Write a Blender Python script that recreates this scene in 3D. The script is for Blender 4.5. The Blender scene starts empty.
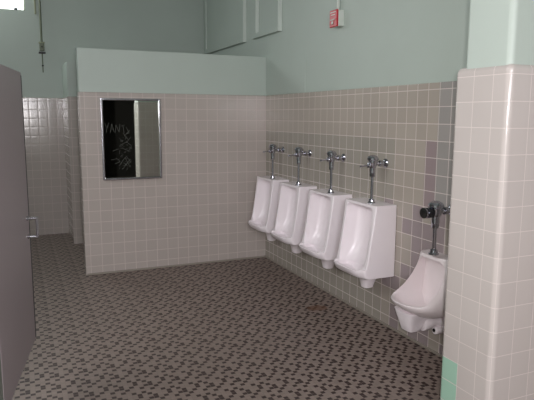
import bpy, bmesh, math, random
from mathutils import Vector, Matrix
random.seed(7)
S = bpy.context.scene
COL = S.collection
T = 0.11                      # one wall tile with its joint

# ------------------------------------------------------------------ camera
PAN, PITCH, ROLL, FPX = 0.4155, 0.1473, 0.0049, 564.94
f = Vector((math.sin(PAN)*math.cos(PITCH), math.cos(PAN)*math.cos(PITCH), -math.sin(PITCH)))
r = Vector((math.cos(PAN), -math.sin(PAN), 0)); u = r.cross(f)
r2 = math.cos(ROLL)*r + math.sin(ROLL)*u; u2 = -math.sin(ROLL)*r + math.cos(ROLL)*u
cam = bpy.data.cameras.new('camera'); co = bpy.data.objects.new('camera', cam); COL.objects.link(co)
co.matrix_world = Matrix(((r2.x, u2.x, -f.x, -2.471), (r2.y, u2.y, -f.y, -5.644), (r2.z, u2.z, -f.z, 1.557), (0, 0, 0, 1)))
cam.lens = FPX*36/534; cam.sensor_width = 36; cam.clip_start = 0.02; cam.clip_end = 200
S.camera = co

# ------------------------------------------------------------------ world, light, exposure
S.view_settings.view_transform = 'Standard'; S.view_settings.look = 'None'
S.view_settings.exposure = -0.12; S.view_settings.gamma = 1; S.view_settings.use_curve_mapping = False
W = bpy.data.worlds.new('world'); S.world = W; W.use_nodes = True
W.node_tree.nodes['Background'].inputs[0].default_value = (0.85, 0.93, 1.0, 1)
W.node_tree.nodes['Background'].inputs[1].default_value = 3.0

def area(name, loc, target, sx, sy, power, color=(1, 1, 1), spread=180):
    l = bpy.data.lights.new(name, 'AREA'); l.shape = 'RECTANGLE'; l.size = sx; l.size_y = sy
    l.energy = power; l.color = color; l.spread = math.radians(spread)
    o = bpy.data.objects.new(name, l); COL.objects.link(o); o.location = loc
    o.rotation_euler = (Vector(target)-Vector(loc)).to_track_quat('-Z', 'Y').to_euler()
    return o
# daylight through the window in the wall behind the photographer
area('daylight_front_window', (-2.65, -7.38, 2.2), (-2.0, -2, 0.8), 1.7, 1.1, 37, (0.97, 0.94, 1.0), 110)
# daylight through the high windows over the stalls
area('daylight_left_windows', (-4.10, -2.9, 2.75), (-0.4, -2.8, 1.0), 2.6, 0.8, 20, (1.0, 0.98, 0.97), 115)
# daylight through the high window in the far wall
area('daylight_back_window', (-2.95, 2.08, 3.1), (-1.6, -2.5, 0.6), 1.2, 0.5, 17, (0.95, 1.0, 0.97))
# the camera's own small flash
fl = bpy.data.lights.new('camera_flash', 'POINT'); fl.energy = 140; fl.shadow_soft_size = 0.02; fl.color = (1, 0.94, 0.94)
flo = bpy.data.objects.new('camera_flash', fl); COL.objects.link(flo); flo.location = (-2.39, -5.63, 1.60)

# ------------------------------------------------------------------ helpers
def lin(c):
    return tuple(((v/255)/12.92 if v/255 <= 0.04045 else ((v/255+0.055)/1.055)**2.4) for v in c) + (1,)

class NT:
    def __init__(s, name):
        s.m = bpy.data.materials.new(name); s.m.use_nodes = True; s.t = s.m.node_tree
        s.b = s.t.nodes['Principled BSDF']
    def n(s, typ, **k):
        x = s.t.nodes.new(typ)
        for a, v in k.items(): setattr(x, a, v)
        return x
    def put(s, sock, v):
        if isinstance(v, bpy.types.NodeSocket): s.t.links.new(v, sock)
        else: sock.default_value = v
    def math(s, op, a, b=None, c=None):
        x = s.n('ShaderNodeMath', operation=op); s.put(x.inputs[0], a)
        if b is not None: s.put(x.inputs[1], b)
        if c is not None: s.put(x.inputs[2], c)
        return x.outputs[0]
    def mix(s, fac, a, b):
        x = s.n('ShaderNodeMix', data_type='RGBA'); s.put(x.inputs[0], fac); s.put(x.inputs[6], a); s.put(x.inputs[7], b)
        return x.outputs[2]
    def pos(s):
        g = s.n('ShaderNodeNewGeometry'); x = s.n('ShaderNodeSeparateXYZ'); s.t.links.new(g.outputs['Position'], x.inputs[0])
        nn = s.n('ShaderNodeSeparateXYZ'); s.t.links.new(g.outputs['True Normal'], nn.inputs[0])
        return g.outputs['Position'], x.outputs, nn.outputs
    def noise(s, vec, scale, detail=3, out=0):
        x = s.n('ShaderNodeTexNoise'); s.t.links.new(vec, x.inputs['Vector']); x.inputs['Scale'].default_value = scale
        x.inputs['Detail'].default_value = detail; return x.outputs[out]
    def white(s, a, b, seed=0.0):
        cv = s.n('ShaderNodeCombineXYZ'); s.put(cv.inputs[0], a); s.put(cv.inputs[1], b); cv.inputs[2].default_value = seed
        w = s.n('ShaderNodeTexWhiteNoise', noise_dimensions='3D'); s.t.links.new(cv.outputs[0], w.inputs['Vector']); return w.outputs['Value']
    def bump(s, h, strength, dist):
        x = s.n('ShaderNodeBump'); s.put(x.inputs['Height'], h); x.inputs['Strength'].default_value = strength
        x.inputs['Distance'].default_value = dist; s.t.links.new(x.outputs[0], s.b.inputs['Normal'])

def plain(name, rgb, rough=0.5, metal=0.0, var=0.06, scale=6, coat=0.0, bumps=0.0, spec=None):
    s = NT(name); P, xyz, N = s.pos(); c = lin(rgb)
    d = tuple(v*(1-var*2) for v in c[:3]) + (1,)
    s.put(s.b.inputs['Base Color'], s.mix(s.noise(P, scale), c, d))
    s.b.inputs['Roughness'].default_value = rough; s.b.inputs['Metallic'].default_value = metal
    if coat: s.b.inputs['Coat Weight'].default_value = coat; s.b.inputs['Coat Roughness'].default_value = 0.08
    if bumps: s.bump(s.noise(P, 60, 4), bumps, 0.002)
    if spec is not None: s.b.inputs['Specular IOR Level'].default_value = spec
    return s.m

def frac_edge(s, v):
    """distance from the nearest joint, in tiles (0 .. 0.5)"""
    fr = s.math('FRACT', v); return s.math('MINIMUM', fr, s.math('SUBTRACT', 1.0, fr))

def tile(name, base, grout, ux=0.0, uy=0.025, vz=0.25, zones=False, green=False, var=0.05, gw=0.022, capz=None):
    s = NT(name); P, (x, y, z), (nx, ny, nz) = s.pos()
    onx = s.math('GREATER_THAN', s.math('ABSOLUTE', nx), 0.707)
    uu = s.math('ADD', s.math('MULTIPLY', s.math('ADD', s.math('DIVIDE', y, T), uy), onx),
                s.math('MULTIPLY', s.math('ADD', s.math('DIVIDE', x, T), ux), s.math('SUBTRACT', 1.0, onx)))
    vv = s.math('ADD', s.math('DIVIDE', z, T), vz)
    cu, cv = s.math('FLOOR', uu), s.math('FLOOR', vv)
    eu, ev = frac_edge(s, uu), frac_edge(s, vv)
    e = s.math('MINIMUM', eu, ev)
    joint = s.math('LESS_THAN', e, gw)
    w = s.white(cu, cv, 1.0)
    col = s.mix(w, lin(base), tuple(v*(1-2*var) for v in lin(base)[:3])+(1,))
    if zones:
        # grey tiles below the three top rows
        dep = s.math('GREATER_THAN', y, -(17.975+3)*T)
        low = s.math('LESS_THAN', z, 12.75*T)
        g = s.math('MULTIPLY', dep, low)
        col = s.mix(g, col, s.mix(w, lin((168, 162, 152)), lin((162, 156, 147))))
        # repaired columns right of the tall urinals
        c7 = s.math('LESS_THAN', y, -(17.975+7)*T)
        col = s.mix(c7, col, s.mix(w, lin((168, 163, 160)), lin((161, 157, 154))))
        c6 = s.math('MULTIPLY', s.math('LESS_THAN', y, -(17.975+6)*T), s.math('SUBTRACT', 1.0, c7))
        col = s.mix(s.math('MULTIPLY', c6, low), col, lin((160, 144, 146)))
        # patched random tiles behind the small urinal
        patch = s.math('MULTIPLY', s.math('LESS_THAN', y, -(17.975+2)*T), s.math('LESS_THAN', z, 8.75*T))
        pick = s.math('MULTIPLY', patch, s.math('GREATER_THAN', s.white(cu, cv, 5.0), 0.5))
        col = s.mix(s.math('MULTIPLY', patch, 1.0), col, lin((176, 167, 158)))
        col = s.mix(pick, col, lin((158, 145, 147)))
    if green:
        gm = s.math('MULTIPLY', s.math('GREATER_THAN', y, -33.75*T), s.math('LESS_THAN', z, 3.75*T))
        gm = s.math('MULTIPLY', gm, onx)
        col = s.mix(gm, col, lin((158, 196, 176)))
    dirt = s.noise(P, 2.5, 4)
    col = s.mix(s.math('MULTIPLY', dirt, 0.14), col, lin((120, 108, 98)))
    col = s.mix(joint, col, lin(grout))
    s.put(s.b.inputs['Base Color'], col)
    s.put(s.b.inputs['Roughness'], s.math('ADD', 0.17, s.math('MULTIPLY', joint, 0.5)))
    pil = s.math('POWER', s.math('MINIMUM', s.math('MULTIPLY', e, 6.0), 1.0), 0.5)
    h = s.math('ADD', s.math('MULTIPLY', pil, 0.6), s.math('MULTIPLY', s.noise(P, 14, 2), 0.5))
    s.bump(h, 0.35, 0.002)
    return s.m

def floor_mat():
    s = NT('floor_mosaic'); P, (x, y, z), N = s.pos()
    # 6 x 6 repeat of the mosaic sheet: the dark chips of one repeat
    DARK = ((5, 1), (0, 0), (0, 5), (5, 5), (4, 4), (2, 5), (1, 4), (2, 2), (4, 2), (3, 1), (3, 0), (0, 3))
    i0 = s.math('ADD', s.math('DIVIDE', x, 0.0275), 0.16); j0 = s.math('ADD', s.math('DIVIDE', y, 0.0270), -0.2)
    i, j = s.math('FLOOR', i0), s.math('FLOOR', j0)
    ii = s.math('FLOORED_MODULO', s.math('ADD', i, 1.0), 6.0); jj = s.math('FLOORED_MODULO', s.math('ADD', j, 3.0), 6.0)
    idx = s.math('ADD', ii, s.math('MULTIPLY', jj, 6.0))
    dark = None
    for a, b in DARK:
        c = s.math('COMPARE', idx, float(a+6*b), 0.3)
        dark = c if dark is None else s.math('MAXIMUM', dark, c)
    gap = s.math('MINIMUM', frac_edge(s, i0), frac_edge(s, j0))
    dark = s.math('MULTIPLY', dark, s.math('GREATER_THAN', gap, 0.04))
    w = s.white(i, j, 9.0)
    lightc = s.mix(w, lin((152, 136, 128)), lin((143, 128, 120)))
    darkc = s.mix(w, lin((54, 36, 35)), lin((62, 44, 42)))
    col = s.mix(dark, lightc, darkc)
    e = s.math('MINIMUM', frac_edge(s, i0), frac_edge(s, j0)); joint = s.math('LESS_THAN', e, 0.03)
    col = s.mix(joint, col, lin((134, 120, 112)))
    col = s.mix(s.math('MULTIPLY', s.noise(P, 1.3, 5), 0.2), col, lin((94, 82, 76)))
    # small rust stain on the floor below the urinals
    dx = s.math('DIVIDE', s.math('ADD', x, 0.29), 0.10); dy = s.math('DIVIDE', s.math('ADD', y, 1.73), 0.07)
    rr = s.math('ADD', s.math('ADD', s.math('MULTIPLY', dx, dx), s.math('MULTIPLY', dy, dy)), s.math('MULTIPLY', s.noise(P, 30, 3), 1.2))
    col = s.mix(s.math('MULTIPLY', s.math('LESS_THAN', rr, 1.4), 0.6), col, lin((110, 68, 42)))
    s.put(s.b.inputs['Base Color'], col)
    s.b.inputs['Roughness'].default_value = 0.5
    s.bump(s.math('MINIMUM', s.math('MULTIPLY', e, 8.0), 1.0), 0.25, 0.001)
    return s.m

M = {}
M['floor'] = floor_mat()
M['tile'] = tile('wall_tile_beige', (188, 178, 172), (202, 190, 185), var=0.025)
M['tile_right'] = tile('wall_tile_mixed', (182, 172, 162), (212, 200, 196), zones=True, var=0.03, gw=0.022)
M['tile_pillar'] = tile('pillar_tile', (196, 188, 184), (208, 198, 194), ux=0.72, uy=0.75, green=True, var=0.02, gw=0.015)
M['plaster'] = plain('mint_plaster', (184, 195, 187), 0.5, var=0.04, scale=3, bumps=0.25)
M['plaster_patch'] = plain('mint_plaster_patch', (184, 195, 187), 0.5, var=0.04, scale=3, bumps=0.15)
M['trim_paint'] = plain('mint_trim_paint', (205, 213, 206), 0.35, var=0.03)  # mint plaster made lighter: light on the panel edges put into the colour
M['ceiling'] = plain('ceiling_paint', (150, 155, 150), 0.8)
M['porcelain'] = plain('white_porcelain', (247, 238, 242), 0.32, var=0.02, scale=4, coat=0.12)
M['stained'] = plain('stained_porcelain', (246, 235, 237), 0.3, var=0.04, scale=9, coat=0.15)
M['chrome'] = plain('chrome', (195, 195, 205), 0.08, metal=1.0, var=0.1, scale=25)
M['steel'] = plain('brushed_steel', (190, 190, 196), 0.2, metal=1.0, var=0.05)
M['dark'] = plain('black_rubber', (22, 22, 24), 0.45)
M['dark_chrome'] = plain('dark_chrome', (84, 84, 92), 0.12, metal=1.0, var=0.1, scale=25)
M['hole'] = plain('dark_drain', (16, 14, 14), 0.7)
M['door'] = plain('grey_laminate', (160, 150, 154), 0.45, var=0.03, scale=2)
M['stall'] = plain('grey_green_laminate', (122, 130, 122), 0.45, var=0.03)
M['conduit'] = plain('aged_conduit_paint', (112, 120, 100), 0.5, var=0.12, scale=15)
M['red'] = plain('red_enamel', (188, 28, 44), 0.3)
M['white'] = plain('white_paint', (206, 212, 204), 0.35)
M['grout'] = plain('base_grout', (150, 142, 132), 0.6)
M['browndoor'] = plain('dark_corridor', (40, 38, 34), 0.8)  # shade of the unlit corridor put into its wall colour
M['jamb'] = plain('window_jamb', (150, 155, 130), 0.5)
s = NT('mirror_glass'); s.b.inputs['Base Color'].default_value = (0.72, 0.76, 0.70, 1); s.b.inputs['Metallic'].default_value = 1; s.b.inputs['Roughness'].default_value = 0.02; M['mirror'] = s.m
M['scratch'] = plain('scratched_glass', (88, 90, 82), 0.6, var=0.2, scale=60)
s = NT('daylit_frosted_glass'); s.b.inputs['Base Color'].default_value = (0.9, 0.95, 1, 1); s.b.inputs['Roughness'].default_value = 0.3
s.b.inputs['Emission Color'].default_value = (0.9, 0.95, 1.0, 1); s.b.inputs['Emission Strength'].default_value = 2.6; M['daylit'] = s.m

def link(name, bm, mats, parent=None, smooth=30, kind=None):
    me = bpy.data.meshes.new(name)
    bmesh.ops.recalc_face_normals(bm, faces=bm.faces)
    bm.to_mesh(me); bm.free()
    for m in (mats if isinstance(mats, (list, tuple)) else [mats]): me.materials.append(m)
    if smooth: me.shade_smooth(); me.set_sharp_from_angle(angle=math.radians(smooth))
    o = bpy.data.objects.new(name, me); COL.objects.link(o)
    if smooth:
        wn = o.modifiers.new('weighted_normals', 'WEIGHTED_NORMAL'); wn.mode = 'FACE_AREA'; wn.weight = 100; wn.keep_sharp = True
    if parent: o.parent = parent
    if kind: o['kind'] = kind
    return o

def struct(name, bm, mats, **k): return link(name, bm, mats, kind='structure', **k)

def box(bm, x0, x1, y0, y1, z0, z1, bev=0.0, seg=3, mi=0, edges=None):
    t = bmesh.new()
    bmesh.ops.create_cube(t, size=1)
    for v in t.verts:
        v.co = Vector((x0 if v.co.x < 0 else x1, y0 if v.co.y < 0 else y1, z0 if v.co.z < 0 else z1))
    if bev:
        es = [e for e in t.edges if edges is None or edges((e.verts[0].co+e.verts[1].co)/2, (e.verts[1].co-e.verts[0].co).normalized())]
        bmesh.ops.bevel(t, geom=es, offset=bev, segments=seg, profile=0.5, affect='EDGES', clamp_overlap=True)
    merge(bm, t, mi)
    return bm

def merge(bm, t, mi=0, mat=None):
    vm = {}
    for v in t.verts: vm[v] = bm.verts.new(mat @ v.co if mat else v.co)
    for f_ in t.faces:
        nf = bm.faces.new([vm[v] for v in f_.verts]); nf.material_index = mi
    t.free()

def lathe(bm, prof, origin, axis, seg=24, mi=0):
    """prof: (radius, distance along axis)"""
    t = bmesh.new(); rings = []
    for (rad, h) in prof:
        if rad < 1e-6: rings.append([t.verts.new((0, 0, h))])
        else: rings.append([t.verts.new((rad*math.cos(a), rad*math.sin(a), h)) for a in [2*math.pi*k/seg for k in range(seg)]])
    for a, b in zip(rings, rings[1:]):
        for k in range(seg):
            k2 = (k+1) % seg
            if len(a) == 1 and len(b) == 1: continue
            if len(a) == 1: t.faces.new((a[0], b[k], b[k2]))
            elif len(b) == 1: t.faces.new((a[k], b[0], a[k2]))
            else: t.faces.new((a[k], b[k], b[k2], a[k2]))
    q = Vector(axis).to_track_quat('Z', 'Y').to_matrix().to_4x4()
    merge(bm, t, mi, Matrix.Translation(origin) @ q)
    return bm

def rod(bm, a, b, rad, seg=16, cap=0.15, mi=0):
    a, b = Vector(a), Vector(b); L = (b-a).length; c = min(rad*cap, L*0.4)
    return lathe(bm, [(0, 0), (rad-c, 0), (rad, c), (rad, L-c), (rad-c, L), (0, L)], a, b-a, seg, mi)

def empty(name, loc, label, cat, group=None, rz=0):
    o = bpy.data.objects.new(name, None); COL.objects.link(o); o.location = loc; o.rotation_euler = (0, 0, rz); o.empty_display_size = 0.1
    o['label'] = label; o['category'] = cat
    if group: o['group'] = group
    return o

def loft(secs):
    """secs: list of closed point loops of equal length, capped at both ends"""
    t = bmesh.new(); R = [[t.verts.new(p) for p in s_] for s_ in secs]; n = len(R[0])
    for a, b in zip(R, R[1:]):
        for k in range(n): t.faces.new((a[k], a[(k+1) % n], b[(k+1) % n], b[k]))
    t.faces.new(R[0][::-1]); t.faces.new(R[-1])
    bmesh.ops.recalc_face_normals(t, faces=t.faces)
    return t

def boolean(bm, cutters, bevel=0.0, seg=3):
    """subtract the cutters from the body and round the edges; only the resulting mesh remains"""
    def tmp(b, n):
        me = bpy.data.meshes.new(n); b.to_mesh(me); b.free(); o = bpy.data.objects.new(n, me); COL.objects.link(o); return o
    o = tmp(bm, 'body_tmp'); cs = [tmp(c, 'cut_tmp') for c in cutters]
    for c in cs:
        m = o.modifiers.new('b', 'BOOLEAN'); m.operation = 'DIFFERENCE'; m.object = c; m.solver = 'EXACT'
    if bevel:
        m = o.modifiers.new('bev', 'BEVEL'); m.width = bevel; m.segments = seg; m.limit_method = 'ANGLE'; m.angle_limit = math.radians(38)
    dg = bpy.context.evaluated_depsgraph_get(); dg.update()
    me = bpy.data.meshes.new_from_object(o.evaluated_get(dg))
    out = bmesh.new(); out.from_mesh(me)
    for x_ in [o]+cs:
        d = x_.data; bpy.data.objects.remove(x_); bpy.data.meshes.remove(d)
    bpy.data.meshes.remove(me)
    return out

# ------------------------------------------------------------------ the room
H, TP = 1.776, 2.18           # height of the tiling, height of the low partition
YF, YB = -7.5, 2.2            # wall behind the photographer, far wall
XL, ZC = -4.2, 3.6
struct('floor', box(bmesh.new(), XL-0.2, 1.3, YF-1.7, YB+0.2, -0.1, 0), M['floor'])
struct('ceiling', box(bmesh.new(), XL-0.2, 1.3, YF-1.7, YB+0.2, ZC, ZC+0.1), M['ceiling'])
TH = 0.012
def top_edge(c, d): return c.z > H-0.01
# right wall: plaster with the tiled wainscot in front of it (tile face at x = 0)
b = box(bmesh.new(), TH, 0.2, -4.6, YB+0.2, 0, ZC)
box(b, 0, TH+0.001, -4.599, -0.0, 0, H, 0.008, 3, 1, top_edge)
box(b, 0, TH+0.001, 0.12, YB, 0, H, 0.008, 3, 1, top_edge)
struct('wall_right', b, [M['plaster'], M['tile_right']])
# far wall with a window opening
wx0, wx1, wz0 = -3.7, -2.293, 2.835
b = bmesh.new()
box(b, XL-0.2, wx0, YB+TH, YB+0.2, 0, ZC); box(b, wx1, TH, YB+TH, YB+0.2, 0, ZC)
box(b, wx0, wx1, YB+TH, YB+0.2, 0, wz0); box(b, wx0, wx1, YB+TH, YB+0.2, 3.45, ZC)
box(b, XL, 0.0, YB, YB+TH+0.001, 0, H, 0.008, 3, 1, top_edge)
struct('wall_back', b, [M['plaster'], M['tile']])
# left wall with high windows over the stalls
b = bmesh.new()
box(b, XL-0.2, XL, YF, YB+0.2, 0, 2.3); box(b, XL-0.2, XL, YF, YB+0.2, 3.2, ZC)
for y0, y1 in ((YF, -4.3), (-3.0, -2.8), (-1.5, YB+0.2)): box(b, XL-0.2, XL, y0, y1, 2.3, 3.2)
struct('wall_left', b, M['plaster'])
# wall behind the photographer: doorway and window
b = bmesh.new()
for x0, x1, z0, z1 in ((XL, -3.6, 0, ZC), (-3.6, -1.8, 0, 1.55), (-3.6, -1.8, 2.8, ZC), (-1.8, -1.2, 0, ZC), (-1.2, 1.2, 2.15, ZC)):
    box(b, x0, x1, YF-0.15, YF, z0, z1)
struct('wall_front', b, M['plaster'])
b = bmesh.new()
box(b, -1.3, -1.2, YF-1.6, YF-0.15, 0, 2.25); box(b, 1.2, 1.3, YF-1.6, -4.5, 0, ZC)
box(b, -1.3, 1.3, YF-1.7, YF-1.6, 0, 2.25); box(b, -1.3, 1.2, YF-1.6, YF-0.15, 2.25, 2.3)
box(b, 0.2, 1.2, -4.6, -4.5, 0, ZC)
struct('wall_corridor', b, M['browndoor'])  # unseen corridor, built near-black to give the mirror a dark reflection
def frame_bm(x0, x1, z0, z1, y0, y1, w, bm=None):
    bm = bm or bmesh.new()
    box(bm, x0, x0+w, y0, y1, z0, z1, 0.003); box(bm, x1-w, x1, y0, y1, z0, z1, 0.003)
    box(bm, x0+w, x1-w, y0, y1, z1-w, z1, 0.003)
    if z0 > 0.1: box(bm, x0+w, x1-w, y0, y1, z0, z0+w, 0.003)
    return bm
struct('door_1', frame_bm(-1.2, 1.2, 0, 2.15, YF-0.15, YF+0.01, 0.05), M['browndoor'])
def window(name, bmf, bmg):
    w = bpy.data.objects.new(name, None); COL.objects.link(w); w['kind'] = 'structure'
    link('window_frame', bmf, M['jamb'], w); link('window_pane', bmg, M['daylit'], w); return w
w1 = window('window_1', frame_bm(wx0, wx1, wz0, 3.45, YB+0.05, YB+0.15, 0.012), box(bmesh.new(), wx0+0.012, wx1-0.012, YB+0.10, YB+0.11, wz0+0.012, 3.438))
lt = box(bmesh.new(), -2.415, -2.375, YB+0.035, YB+0.06, wz0+0.001, wz0+0.03, 0.004); link('window_latch', lt, M['dark'], w1)
window('window_2', frame_bm(-3.6, -1.8, 1.55, 2.8, YF-0.1, YF-0.02, 0.05), box(bmesh.new(), -3.55, -1.85, YF-0.07, YF-0.06, 1.60, 2.75))
for k, (y0, y1) in enumerate(((-4.3, -3.0), (-2.8, -1.5))):
    bf = bmesh.new()
    for a in ((y0, y0+0.04, 2.3, 3.2), (y1-0.04, y1, 2.3, 3.2), (y0+0.04, y1-0.04, 2.3, 2.34), (y0+0.04, y1-0.04, 3.16, 3.2)): box(bf, XL-0.14, XL-0.06, *a, 0.003)
    window('window_%d' % (k+3), bf, box(bmesh.new(), XL-0.11, XL-0.10, y0+0.04, y1-0.04, 2.34, 3.16))
# low partition behind the urinals: tile below, painted plaster above
WX = -1.921
b = box(bmesh.new(), WX+0.006, TH, TH, 0.12-TH, 0, TP, 0.004, 2)
box(b, WX, -0.0005, 0, 0.12, 0, H, 0.011, 4, 1, lambda c, d: (abs(d.z) > 0.9 and c.x < WX+0.01) or (c.z > H-0.01))
struct('wall_partition', b, [M['plaster'], M['tile']])
# pier behind it
b = box(bmesh.new(), WX+0.028, -1.2, 1.49, YB+TH, 0, TP, 0.004, 2)
box(b, WX+0.018, -1.2, 1.48, YB+0.001, 0, H, 0.010, 4, 1, lambda c, d: (abs(d.z) > 0.9 and c.x < WX+0.03) or (c.z > H-0.01))
struct('wall_pier', b, [M['plaster'], M['tile']])
# near pillar
b = box(bmesh.new(), -0.629, 0.1, -3.899, -3.635, 0, ZC, 0.028, 5, 0, lambda c, d: abs(d.z) > 0.9 and c.x < -0.5)
box(b, -0.637, -0.0005, -3.911, -3.590, 0, H, 0.028, 6, 1, lambda c, d: (abs(d.z) > 0.9 and c.x < -0.5) or (c.z > H-0.01))
struct('wall_pillar', b, [M['plaster'], M['tile_pillar']])
# smooth plaster patch above the tiles next to the corner
struct('wall_patch', box(bmesh.new(), 0.008, TH+0.001, -0.885, -0.001, H+0.004, 2.115, 0.002, 2), M['plaster_patch'])
struct('baseboard_right', box(bmesh.new(), -0.009, 0.001, -3.590, -0.009, 0, 0.016, 0.006, 3, 0, lambda c, d: c.z > 0.01 and c.x < -0.005), M['grout'])
struct('baseboard_back', box(bmesh.new(), WX+0.01, -0.001, -0.009, 0.001, 0, 0.016, 0.006, 3, 0, lambda c, d: c.z > 0.01 and c.y < -0.005), M['grout'])

# ------------------------------------------------------------------ access panels high on the right wall
def access_panel(y0, y1, z0, z1, d, far, near, bot, recess, label):
    t = empty('access_panel', (TH, (y0+y1)/2, z0), label, 'panel')
    h = (y1-y0)/2; zz = z1-z0
    bm = bmesh.new()
    for a in ((-h, -h+near, 0, zz), (h-far, h, 0, zz), (-h+near, h-far, 0, bot), (-h+near, h-far, zz-bot, zz)): box(bm, -d, 0, *a)
    link('panel_frame', bm, M['plaster'], t, smooth=None)
    link('edge_strip', box(bmesh.new(), -d, 0, -h-0.006, -h-0.0001, 0, zz), M['trim_paint'], t, smooth=None)  # added strip, painted paler so the near side looks lit
    link('inner_edge_strip', box(bmesh.new(), -d+0.001, -d+recess, h-far-0.006, h-far-0.0001, bot, zz-bot), M['trim_paint'], t, smooth=None)  # added strip, paler to imitate light on the far jamb
    link('panel_board', box(bmesh.new(), -d+recess, 0, -h+near, h-far, bot, zz-bot), M['plaster'], t, smooth=None)
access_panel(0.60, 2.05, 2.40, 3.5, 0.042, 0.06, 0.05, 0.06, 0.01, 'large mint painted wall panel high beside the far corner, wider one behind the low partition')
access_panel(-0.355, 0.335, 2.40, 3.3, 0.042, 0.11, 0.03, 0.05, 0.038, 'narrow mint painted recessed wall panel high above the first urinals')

# ------------------------------------------------------------------ conduit on the far wall
t = empty('wall_conduit', (-2.12, YB+TH, 2.08), 'thin mint painted conduit with couplings running down the far wall by the window', 'pipe')
def at(zabs): return zabs-2.08
link('conduit_pipe', rod(bmesh.new(), (0, -0.022, at(2.44)), (0, -0.022, at(3.58)), 0.013), M['conduit'], t)
bm = rod(bmesh.new(), (0, -0.020, at(2.09)), (0, -0.020, at(2.33)), 0.007); link('lower_rod', bm, M['conduit'], t)
bm = box(bmesh.new(), -0.028, 0.028, -0.045, 0, at(2.355), at(2.45), 0.006); link('junction_box', bm, M['conduit'], t)
link('box_screw', rod(bmesh.new(), (0, -0.046, at(2.405)), (0, -0.052, at(2.405)), 0.009), M['dark'], t)
bm = box(bmesh.new(), -0.036, 0.036, -0.034, 0, at(2.447), at(2.468), 0.004); link('coupling', bm, M['jamb'], t)
bm = box(bmesh.new(), -0.040, 0.040, -0.034, 0, at(2.322), at(2.345), 0.004); link('coupling', bm, M['dark'], t)
bm = rod(bmesh.new(), (0, 0, at(2.175)), (0, -0.032, at(2.175)), 0.012); link('rod_guide', bm, M['dark'], t)
t = empty('window_bracket', (-2.175, YB+TH, 2.8), 'short cream vertical strip on the far wall between window and conduit', 'strip')
link('bracket_strip', box(bmesh.new(), -0.011, 0.011, -0.02, 0, 0, 0.7, 0.004), M['jamb'], t)  # narrow upright cream strip

# ------------------------------------------------------------------ fire alarm
t = empty('fire_alarm', (TH, -1.49, 2.285), 'red and white fire alarm pull station on the mint wall above the urinals', 'fire alarm')
link('back_box', box(bmesh.new(), -0.052, 0, -0.060, 0.060, 0, 0.125, 0.004), M['white'], t)
link('front_plate', box(bmesh.new(), -0.070, -0.0521, -0.058, 0.058, -0.006, 0.130, 0.006), M['red'], t)
bm = box(bmesh.new(), -0.080, -0.0701, -0.030, 0.030, 0.046, 0.056, 0.003); box(bm, -0.080, -0.0701, -0.010, 0.010, 0.015, 0.04, 0.003)
link('pull_handle', bm, M['white'], t)
bm = bmesh.new()
for k, (a, c) in enumerate(((-0.042, 0.042), (-0.030, 0.034))): box(bm, -0.0712, -0.0701, a, c, 0.108-k*0.020, 0.114-k*0.020)
link('lettering_band', bm, M['white'], t)
link('conduit', rod(bmesh.new(), (-0.024, 0.0, 0.125), (-0.024, 0.0, 1.31), 0.013), M['white'], t)

# ------------------------------------------------------------------ mirror
MX, MZ, mw, mh = (-1.727-1.148)/2, 0.932, 0.579, 0.788
t = empty('wall_mirror', (MX, 0, MZ), 'chrome framed rectangular mirror with scratched graffiti on the tiled low partition', 'mirror')
h = mw/2; fw = 0.020; t.rotation_euler.z = 0.005; t.location.y = -0.002
bm = bmesh.new()
for a in ((-h, -h+fw, 0, mh), (h-fw, h, 0, mh), (-h+fw, h-fw, 0, fw), (-h+fw, h-fw, mh-fw, mh)):
    box(bm, a[0], a[1], -0.024, 0.0, a[2], a[3], 0.005, 3)
link('mirror_frame', bm, M['steel'], t)
link('mirror_glass', box(bmesh.new(), -h+fw-0.004, h-fw+0.004, -0.012, -0.001, fw-0.004, mh-fw+0.004), M['mirror'], t, smooth=None)
bm = bmesh.new()
def stroke(pts, w=0.0013):
    for (x0, z0), (x1, z1) in zip(pts, pts[1:]):
        d = Vector((x1-x0, 0, z1-z0)); L = d.length
        if L < 1e-4: continue
        n = Vector((-d.z, 0, d.x))/L*w
        ps = [Vector((x0, 0, z0))-n, Vector((x1, 0, z1))-n, Vector((x1, 0, z1))+n, Vector((x0, 0, z0))+n]
        fr = [bm.verts.new((p.x, -0.0126, p.z)) for p in ps]; bk = [bm.verts.new((p.x, -0.0119, p.z)) for p in ps]
        bm.faces.new(fr); bm.faces.new(bk[::-1])
        for k in range(4): bm.faces.new((fr[k], bk[k], bk[(k+1) % 4], fr[(k+1) % 4]))
def U(px, py): return (-h+fw+(px-103.5)/56.5*(mw-2*fw), fw+(178.5-py)/78.0*(mh-2*fw))
for pts in (
    [(105, 123), (107, 128), (109, 123)], [(107, 128), (106, 133)], [(110, 133), (112, 124), (114, 132)], [(111, 129), (114, 129)],
    [(115, 133), (116, 125), (119, 132), (120, 124)], [(121, 126), (125, 125)], [(123, 126), (124, 133)], [(126, 127), (129, 133), (126, 134)],
    [(124, 136), (130, 130)], [(123, 133), (128, 140), (131, 137)], [(120, 145), (126, 142), (131, 146)], [(121, 148), (128, 151), (131, 147)],
    [(115, 158), (119, 162), (114, 164)], [(118, 166), (124, 158), (129, 168)], [(121, 170), (129, 160)], [(125, 156), (130, 163)],
    [(112, 151), (118, 149)], [(126, 143), (129, 139)], [(122, 163), (127, 167)], [(110, 160), (116, 159)]):
    stroke([U(*p) for p in pts])
for k in range(48):
    px = random.uniform(118, 131); py = random.uniform(136, 170); a = random.uniform(0, 3.1); L = random.uniform(1.0, 3.0)
    stroke([U(px, py), U(px+L*math.cos(a), py+L*math.sin(a))], 0.0009)
g = link('scratched_graffiti', bm, M['scratch'], t, smooth=None); g['label'] = 'pale illegible scribbles scratched in the glass'

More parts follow.
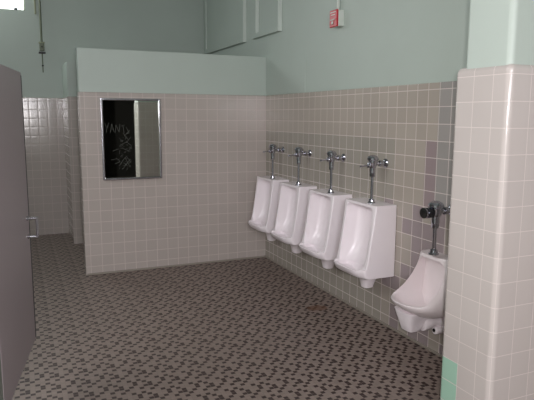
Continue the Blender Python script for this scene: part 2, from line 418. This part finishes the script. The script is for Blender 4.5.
# ------------------------------------------------------------------ tall urinals
def usec(z, hw, xb, xf, rf, rb, n=6, bulge=0.0):
    """horizontal outline: back edge xb, front edge xf (xf < xb), half width hw, corner radii front / back"""
    pts = []
    def arc(cx, cy, rad, a0, a1):
        for k in range(n+1):
            a = a0+(a1-a0)*k/n; pts.append((cx+rad*math.cos(a), cy+rad*math.sin(a)))
    arc(xb-rb, -hw+rb, rb, -math.pi/2, 0); arc(xb-rb, hw-rb, rb, 0, math.pi/2)
    arc(xf+rf, hw-rf, rf, math.pi/2, math.pi)
    for k in range(1, 8): pts.append((xf, (hw-rf)*(1-2*k/8)))
    arc(xf+rf, -hw+rf, rf, math.pi, 1.5*math.pi)
    out = []
    for (x_, y_) in pts:
        if bulge and x_ < (xf+xb)/2:
            x_ -= bulge*max(0, 1-abs(y_/hw)**5)
        out.append(Vector((x_, y_, z)))
    return out

def make_urinal(label):
    t = empty('urinal', (-0.001, 0, 0.40), label, 'urinal', 'tall wall urinals')
    HWD = 0.207
    body = loft([usec(*a[:6], bulge=a[6]) for a in (
        (0.000, 0.196, 0, -0.212, 0.02, 0.01, 0.034), (0.004, HWD, 0, -0.226, 0.010, 0.01, 0.042), (0.012, HWD, 0, -0.236, 0.008, 0.008, 0.052),
        (0.042, HWD, 0, -0.248, 0.008, 0.008, 0.064), (0.060, HWD, 0, -0.250, 0.008, 0.008, 0.066), (0.070, HWD, 0, -0.249, 0.008, 0.008, 0.062), (0.074, HWD, 0, -0.248, 0.008, 0.008, 0.0), (0.14, HWD, 0, -0.234, 0.010, 0.008, 0.0),
        (0.30, HWD, 0, -0.208, 0.010, 0.008, 0), (0.45, HWD, 0, -0.188, 0.010, 0.008, 0), (0.531, HWD, 0, -0.178, 0.010, 0.008, 0))])
    def flare(z, hb, hf, xb, rb):
        """opening outline that widens towards the front"""
        pts = []
        for k in range(9):
            a = math.pi/2*k/8; pts.append((xb-rb+rb*math.sin(a), -hb+rb-rb*math.cos(a)))
        for k in range(9):
            a = math.pi/2*k/8; pts.append((xb-rb+rb*math.cos(a), hb-rb+rb*math.sin(a)))
        e = (0.45-0.2)*(hf-hb)/0.14
        pts += [(-0.45, hf+e), (-0.45, -hf-e)]
        return [Vector((x_, y_, z)) for x_, y_ in pts]
    cutA = loft([flare(z, hb, hf, xb, rb) for (z, hb, hf, xb, rb) in (
        (0.062, 0.150, 0.188, -0.165, 0.09), (0.085, 0.153, 0.189, -0.140, 0.08), (0.12, 0.156, 0.190, -0.115, 0.08), (0.18, 0.158, 0.190, -0.085, 0.08), (0.30, 0.160, 0.190, -0.062, 0.08), (0.42, 0.158, 0.190, -0.058, 0.07), (0.485, 0.152, 0.188, -0.066, 0.06), (0.512, 0.140, 0.182, -0.110, 0.04))])
    cutB = loft([usec(z, hw, xb, xf, rr_, rr_) for (z, hw, xb, xf, rr_) in (
        (0.014, 0.04, -0.185, -0.235, 0.02), (0.022, 0.09, -0.175, -0.258, 0.035), (0.038, 0.135, -0.168, -0.276, 0.045), (0.064, 0.150, -0.160, -0.288, 0.05))])
    bm = boolean(body, [cutA, cutB], 0.004, 3)
    link('bowl', bm, M['porcelain'], t, smooth=40)
    bm = bmesh.new(); tt = loft([usec(z, hw, xb, xf, rr_, rr_) for (z, hw, xb, xf, rr_) in (
        (-0.125, 0.028, -0.07, -0.125, 0.025), (-0.118, 0.040, -0.055, -0.137, 0.030), (-0.06, 0.052, -0.035, -0.150, 0.04), (0.0, 0.082, -0.01, -0.170, 0.045), (0.015, 0.085, -0.01, -0.17, 0.045))])
    merge(bm, tt); link('trap', bm, M['porcelain'], t, smooth=50)
    bm = lathe(bmesh.new(), [(0, 0), (0.016, 0), (0.016, 0.003), (0, 0.004)], (-0.21, 0, 0.0145), (0, 0, 1)); link('drain', bm, M['steel'], t)
    return t

def make_valve(label, big=False):
    """origin where the supply meets the wall; the body stands 0.12 m out"""
    t = empty('flush_valve', (0, 0, 1.22), label, 'flush valve', 'chrome flush valves')
    X = -0.115; L = 0.285 if not big else 0.2455
    link('wall_flange', lathe(bmesh.new(), [(0, 0), (0.033, 0), (0.033, 0.006), (0.024, 0.014), (0.016, 0.018), (0, 0.018)], (0, 0, 0), (-1, 0, 0)), M['chrome'], t)
    bm = rod(bmesh.new(), (-0.017, 0, 0), (X+0.02, 0, 0), 0.0135)
    lathe(bm, [(0, 0), (0.021, 0), (0.023, 0.004), (0.023, 0.018), (0.020, 0.022), (0, 0.022)], (-0.038, 0, 0), (-1, 0, 0), 8)
    link('supply_stop', bm, M['chrome'], t)
    bm = lathe(bmesh.new(), [(0, -0.072), (0.016, -0.072), (0.021, -0.066), (0.021, -0.032), (0.028, -0.022), (0.033, 0.0), (0.033, 0.022), (0.026, 0.026)], (X, 0, 0), (0, 0, 1)); 
    lathe(bm, [(0, 0), (0.020, 0), (0.020, 0.04), (0, 0.04)], (X+0.01, 0, -0.004), (-1, 0, 0), 16)
    link('valve_body', bm, M['chrome'], t)
    link('valve_cap', lathe(bmesh.new(), [(0.0, 0.024), (0.038, 0.024), (0.041, 0.028), (0.041, 0.040), (0.034, 0.052), (0.018, 0.061), (0, 0.064)], (X, 0, 0), (0, 0, 1)), M['chrome'], t)
    if big:
        bm = lathe(bmesh.new(), [(0, 0), (0.026, 0), (0.030, 0.006), (0.030, 0.040), (0.026, 0.046), (0, 0.046)], (X-0.026, 0, -0.004), (-1, 0, 0)); link('handle_cover', bm, M['dark_chrome'], t)
        bm = lathe(bmesh.new(), [(0, 0), (0.022, 0), (0.030, 0.004), (0.030, 0.012), (0, 0.012)], (X-0.072, 0, -0.004), (-1, 0, 0)); link('push_button', bm, M['chrome'], t)
    else:
        bm = lathe(bmesh.new(), [(0, 0), (0.017, 0), (0.017, 0.012), (0.008, 0.016), (0, 0.016)], (X-0.028, 0, -0.012), (-1, 0, 0)); link('handle_socket', bm, M['chrome'], t)
        bm = lathe(bmesh.new(), [(0, 0), (0.0055, 0), (0.0065, 0.040), (0.009, 0.056), (0.006, 0.064), (0, 0.066)], (X-0.043, 0, -0.012), (-1, 0, -0.10), 12); link('lever', bm, M['chrome'], t)
    bm = rod(bmesh.new(), (X, 0, -0.062), (X, 0, -L+0.02), 0.0105)
    lathe(bm, [(0, 0), (0.018, 0), (0.020, 0.004), (0.020, 0.030), (0.016, 0.034), (0, 0.034)], (X, 0, -0.096), (0, 0, 1), 8)
    link('flush_tube', bm, M['chrome'], t)
    link('spud', lathe(bmesh.new(), [(0, 0), (0.029, 0), (0.029, 0.004), (0.022, 0.012), (0.020, 0.026), (0.014, 0.032), (0, 0.032)], (X, 0, -L-0.0045), (0, 0, 1)), M['chrome'], t)
    if big: t.scale = (1.12, 1.2, 1.08)
    return t

def dup(root):
    r_ = root.copy(); COL.objects.link(r_)
    for ch in root.children:
        c = ch.copy(); COL.objects.link(c); c.parent = r_
    return r_

ulabels = ['tall white wall urinal nearest the back corner, first of the row of four', 'tall white wall urinal second from the back corner',
           'tall white wall urinal third from the back corner', 'tall white wall urinal nearest the small low urinal, its whole side visible']
vlabels = ['chrome flush valve above the urinal nearest the back corner', 'chrome flush valve above the second tall urinal from the back corner',
           'chrome flush valve above the third tall urinal from the back corner', 'chrome flush valve above the nearest tall urinal']
u0 = make_urinal(ulabels[0]); v0 = make_valve(vlabels[0])
for k, y in enumerate((-0.390, -0.970, -1.562, -2.152)):
    uo = u0 if k == 0 else dup(u0); vo = v0 if k == 0 else dup(v0)
    uo.location = (-0.001, y, 0.40); uo['label'] = ulabels[k]
    vo.location = (-0.0005, y-0.052, 1.22); vo['label'] = vlabels[k]

# ------------------------------------------------------------------ small low urinal
t = empty('urinal', (-0.001, -2.876, 0.20), 'small low white scoop shaped urinal beside the pillar, partly hidden', 'urinal')
def dsec(z, hw, xf, n=26, p=2.3, xb=0.0, bf=0.45):
    """D outline: straight back, super-elliptic front"""
    pts = [Vector((xb, -hw, z)), Vector((xb, -hw/3, z)), Vector((xb, hw/3, z)), Vector((xb, hw, z))]
    xm = xb+(xf-xb)*bf; pts.append(Vector((xm, hw, z)))
    for k in range(1, n):
        a = math.pi/2-math.pi*k/n
        c, s_ = math.cos(a), math.sin(a)
        pts.append(Vector((xm-(xm-xf)*abs(c)**(2/p), hw*math.copysign(abs(s_)**(2/p), s_), z)))
    pts.append(Vector((xm, -hw, z)))
    return pts
zz = 0.20
body = loft([dsec(z-zz, hw, xf) for z, hw, xf in (
    (0.322, 0.120, -0.220), (0.328, 0.140, -0.255), (0.350, 0.160, -0.292), (0.378, 0.176, -0.335), (0.395, 0.181, -0.352), (0.410, 0.182, -0.358), (0.422, 0.182, -0.350),
    (0.445, 0.180, -0.305), (0.475, 0.177, -0.255), (0.51, 0.173, -0.212), (0.55, 0.167, -0.175), (0.60, 0.160, -0.142), (0.64, 0.155, -0.125), (0.68, 0.151, -0.118), (0.688, 0.148, -0.114))])
cut = loft([dsec(z-zz, hw, xf, xb=xb, bf=0.5) for z, hw, xf, xb in (
    (0.340, 0.05, -0.20, -0.11), (0.350, 0.085, -0.240, -0.08), (0.37, 0.120, -0.290, -0.055), (0.392, 0.146, -0.322, -0.048), (0.412, 0.153, -0.338, -0.045), (0.43, 0.155, -0.50, -0.042),
    (0.50, 0.150, -0.50, -0.038), (0.58, 0.138, -0.50, -0.040), (0.63, 0.124, -0.50, -0.055), (0.655, 0.105, -0.50, -0.078), (0.668, 0.08, -0.50, -0.098))])
bm = boolean(body, [cut], 0.007, 4)
link('bowl', bm, M['stained'], t, smooth=45)
bm = bmesh.new()
merge(bm, loft([[Vector((p_.x, p_.y+0.028, p_.z)) for p_ in dsec(z-zz, hw, xf, xb=xb, p=4)] for z, hw, xf, xb in ((0.205, 0.042, -0.262, -0.20), (0.211, 0.052, -0.272, -0.19), (0.25, 0.060, -0.285, -0.18), (0.30, 0.080, -0.300, -0.16), (0.34, 0.105, -0.305, -0.14))]))
link('pedestal', bm, M['porcelain'], t, smooth=50)
bm = bmesh.new()
merge(bm, loft([[Vector((x_, cy+ry*math.cos(a), cz-zz+rz*math.sin(a))) for a in [2*math.pi*k/20 for k in range(20)]] for x_, cy, ry, cz, rz in (
    (0.0, 0, 0.075, 0.25, 0.055), (-0.03, 0, 0.075, 0.25, 0.055), (-0.05, 0, 0.062, 0.255, 0.045), (-0.10, 0, 0.058, 0.265, 0.042), (-0.13, 0, 0.07, 0.26, 0.055), (-0.17, 0, 0.06, 0.25, 0.045))]))
box(bm, -0.035, 0, -0.13, 0.13, 0.215-zz, 0.31-zz, 0.02, 4)
link('trapway', bm, M['porcelain'], t, smooth=50)
bm = rod(bmesh.new(), (-0.034, -0.055, 0.212-zz), (-0.105, -0.055, 0.212-zz), 0.026); link('outlet_boss', bm, M['porcelain'], t)
bm = rod(bmesh.new(), (-0.1052, -0.055, 0.214-zz), (-0.112, -0.055, 0.214-zz), 0.012); link('screw_cap', bm, M['hole'], t)
v = make_valve('dark chrome flush valve with round push button above the small low urinal', big=True)
v.location = (-0.0005, -2.918, 0.980)

# ------------------------------------------------------------------ toilet stall at the left edge
A = Vector((-2.4333, -2.305, 0)); d = Vector((-0.122, -0.722, 0)).normalized(); ang = math.atan2(d.y, d.x)
t = empty('toilet_stall', (A.x, A.y, 0), 'grey laminate toilet stall at left edge, its door slightly open', 'toilet stall', rz=ang)
# local x runs along the door to its hinge, local -y... the room side is +y
dr = link('stall_door', box(bmesh.new(), 0.0, 0.878, -0.026, 0.0, 0.30, 1.781, 0.003), M['door'], t); dr['label'] = 'grey laminate stall door'
ed = link('edge_strip', box(bmesh.new(), -0.008, 0.012, -0.034, 0.0015, 0.31, 1.765, 0.001), M['dark'], dr)  # narrow black strip along the free edge of the door
bm = bmesh.new()
for zc in (1.005, 0.905):
    rod(bm, (0.075, 0.001, zc), (0.075, 0.050, zc), 0.0065); lathe(bm, [(0, 0), (0.013, 0), (0.013, 0.004), (0.007, 0.008), (0, 0.008)], (0.075, 0.0, zc), (0, 1, 0))
rod(bm, (0.075, 0.050, 0.898), (0.075, 0.050, 1.012), 0.007)
link('pull_handle', bm, M['steel'], dr)
bm = box(bmesh.new(), 0.886, 1.12, -0.03, 0.0, 0.0, 1.781, 0.003); link('pilaster', bm, M['stall'], t)
bm = box(bmesh.new(), 0.99, 1.015, -1.55, -0.031, 0.30, 1.781, 0.003); link('side_panel', bm, M['stall'], t)
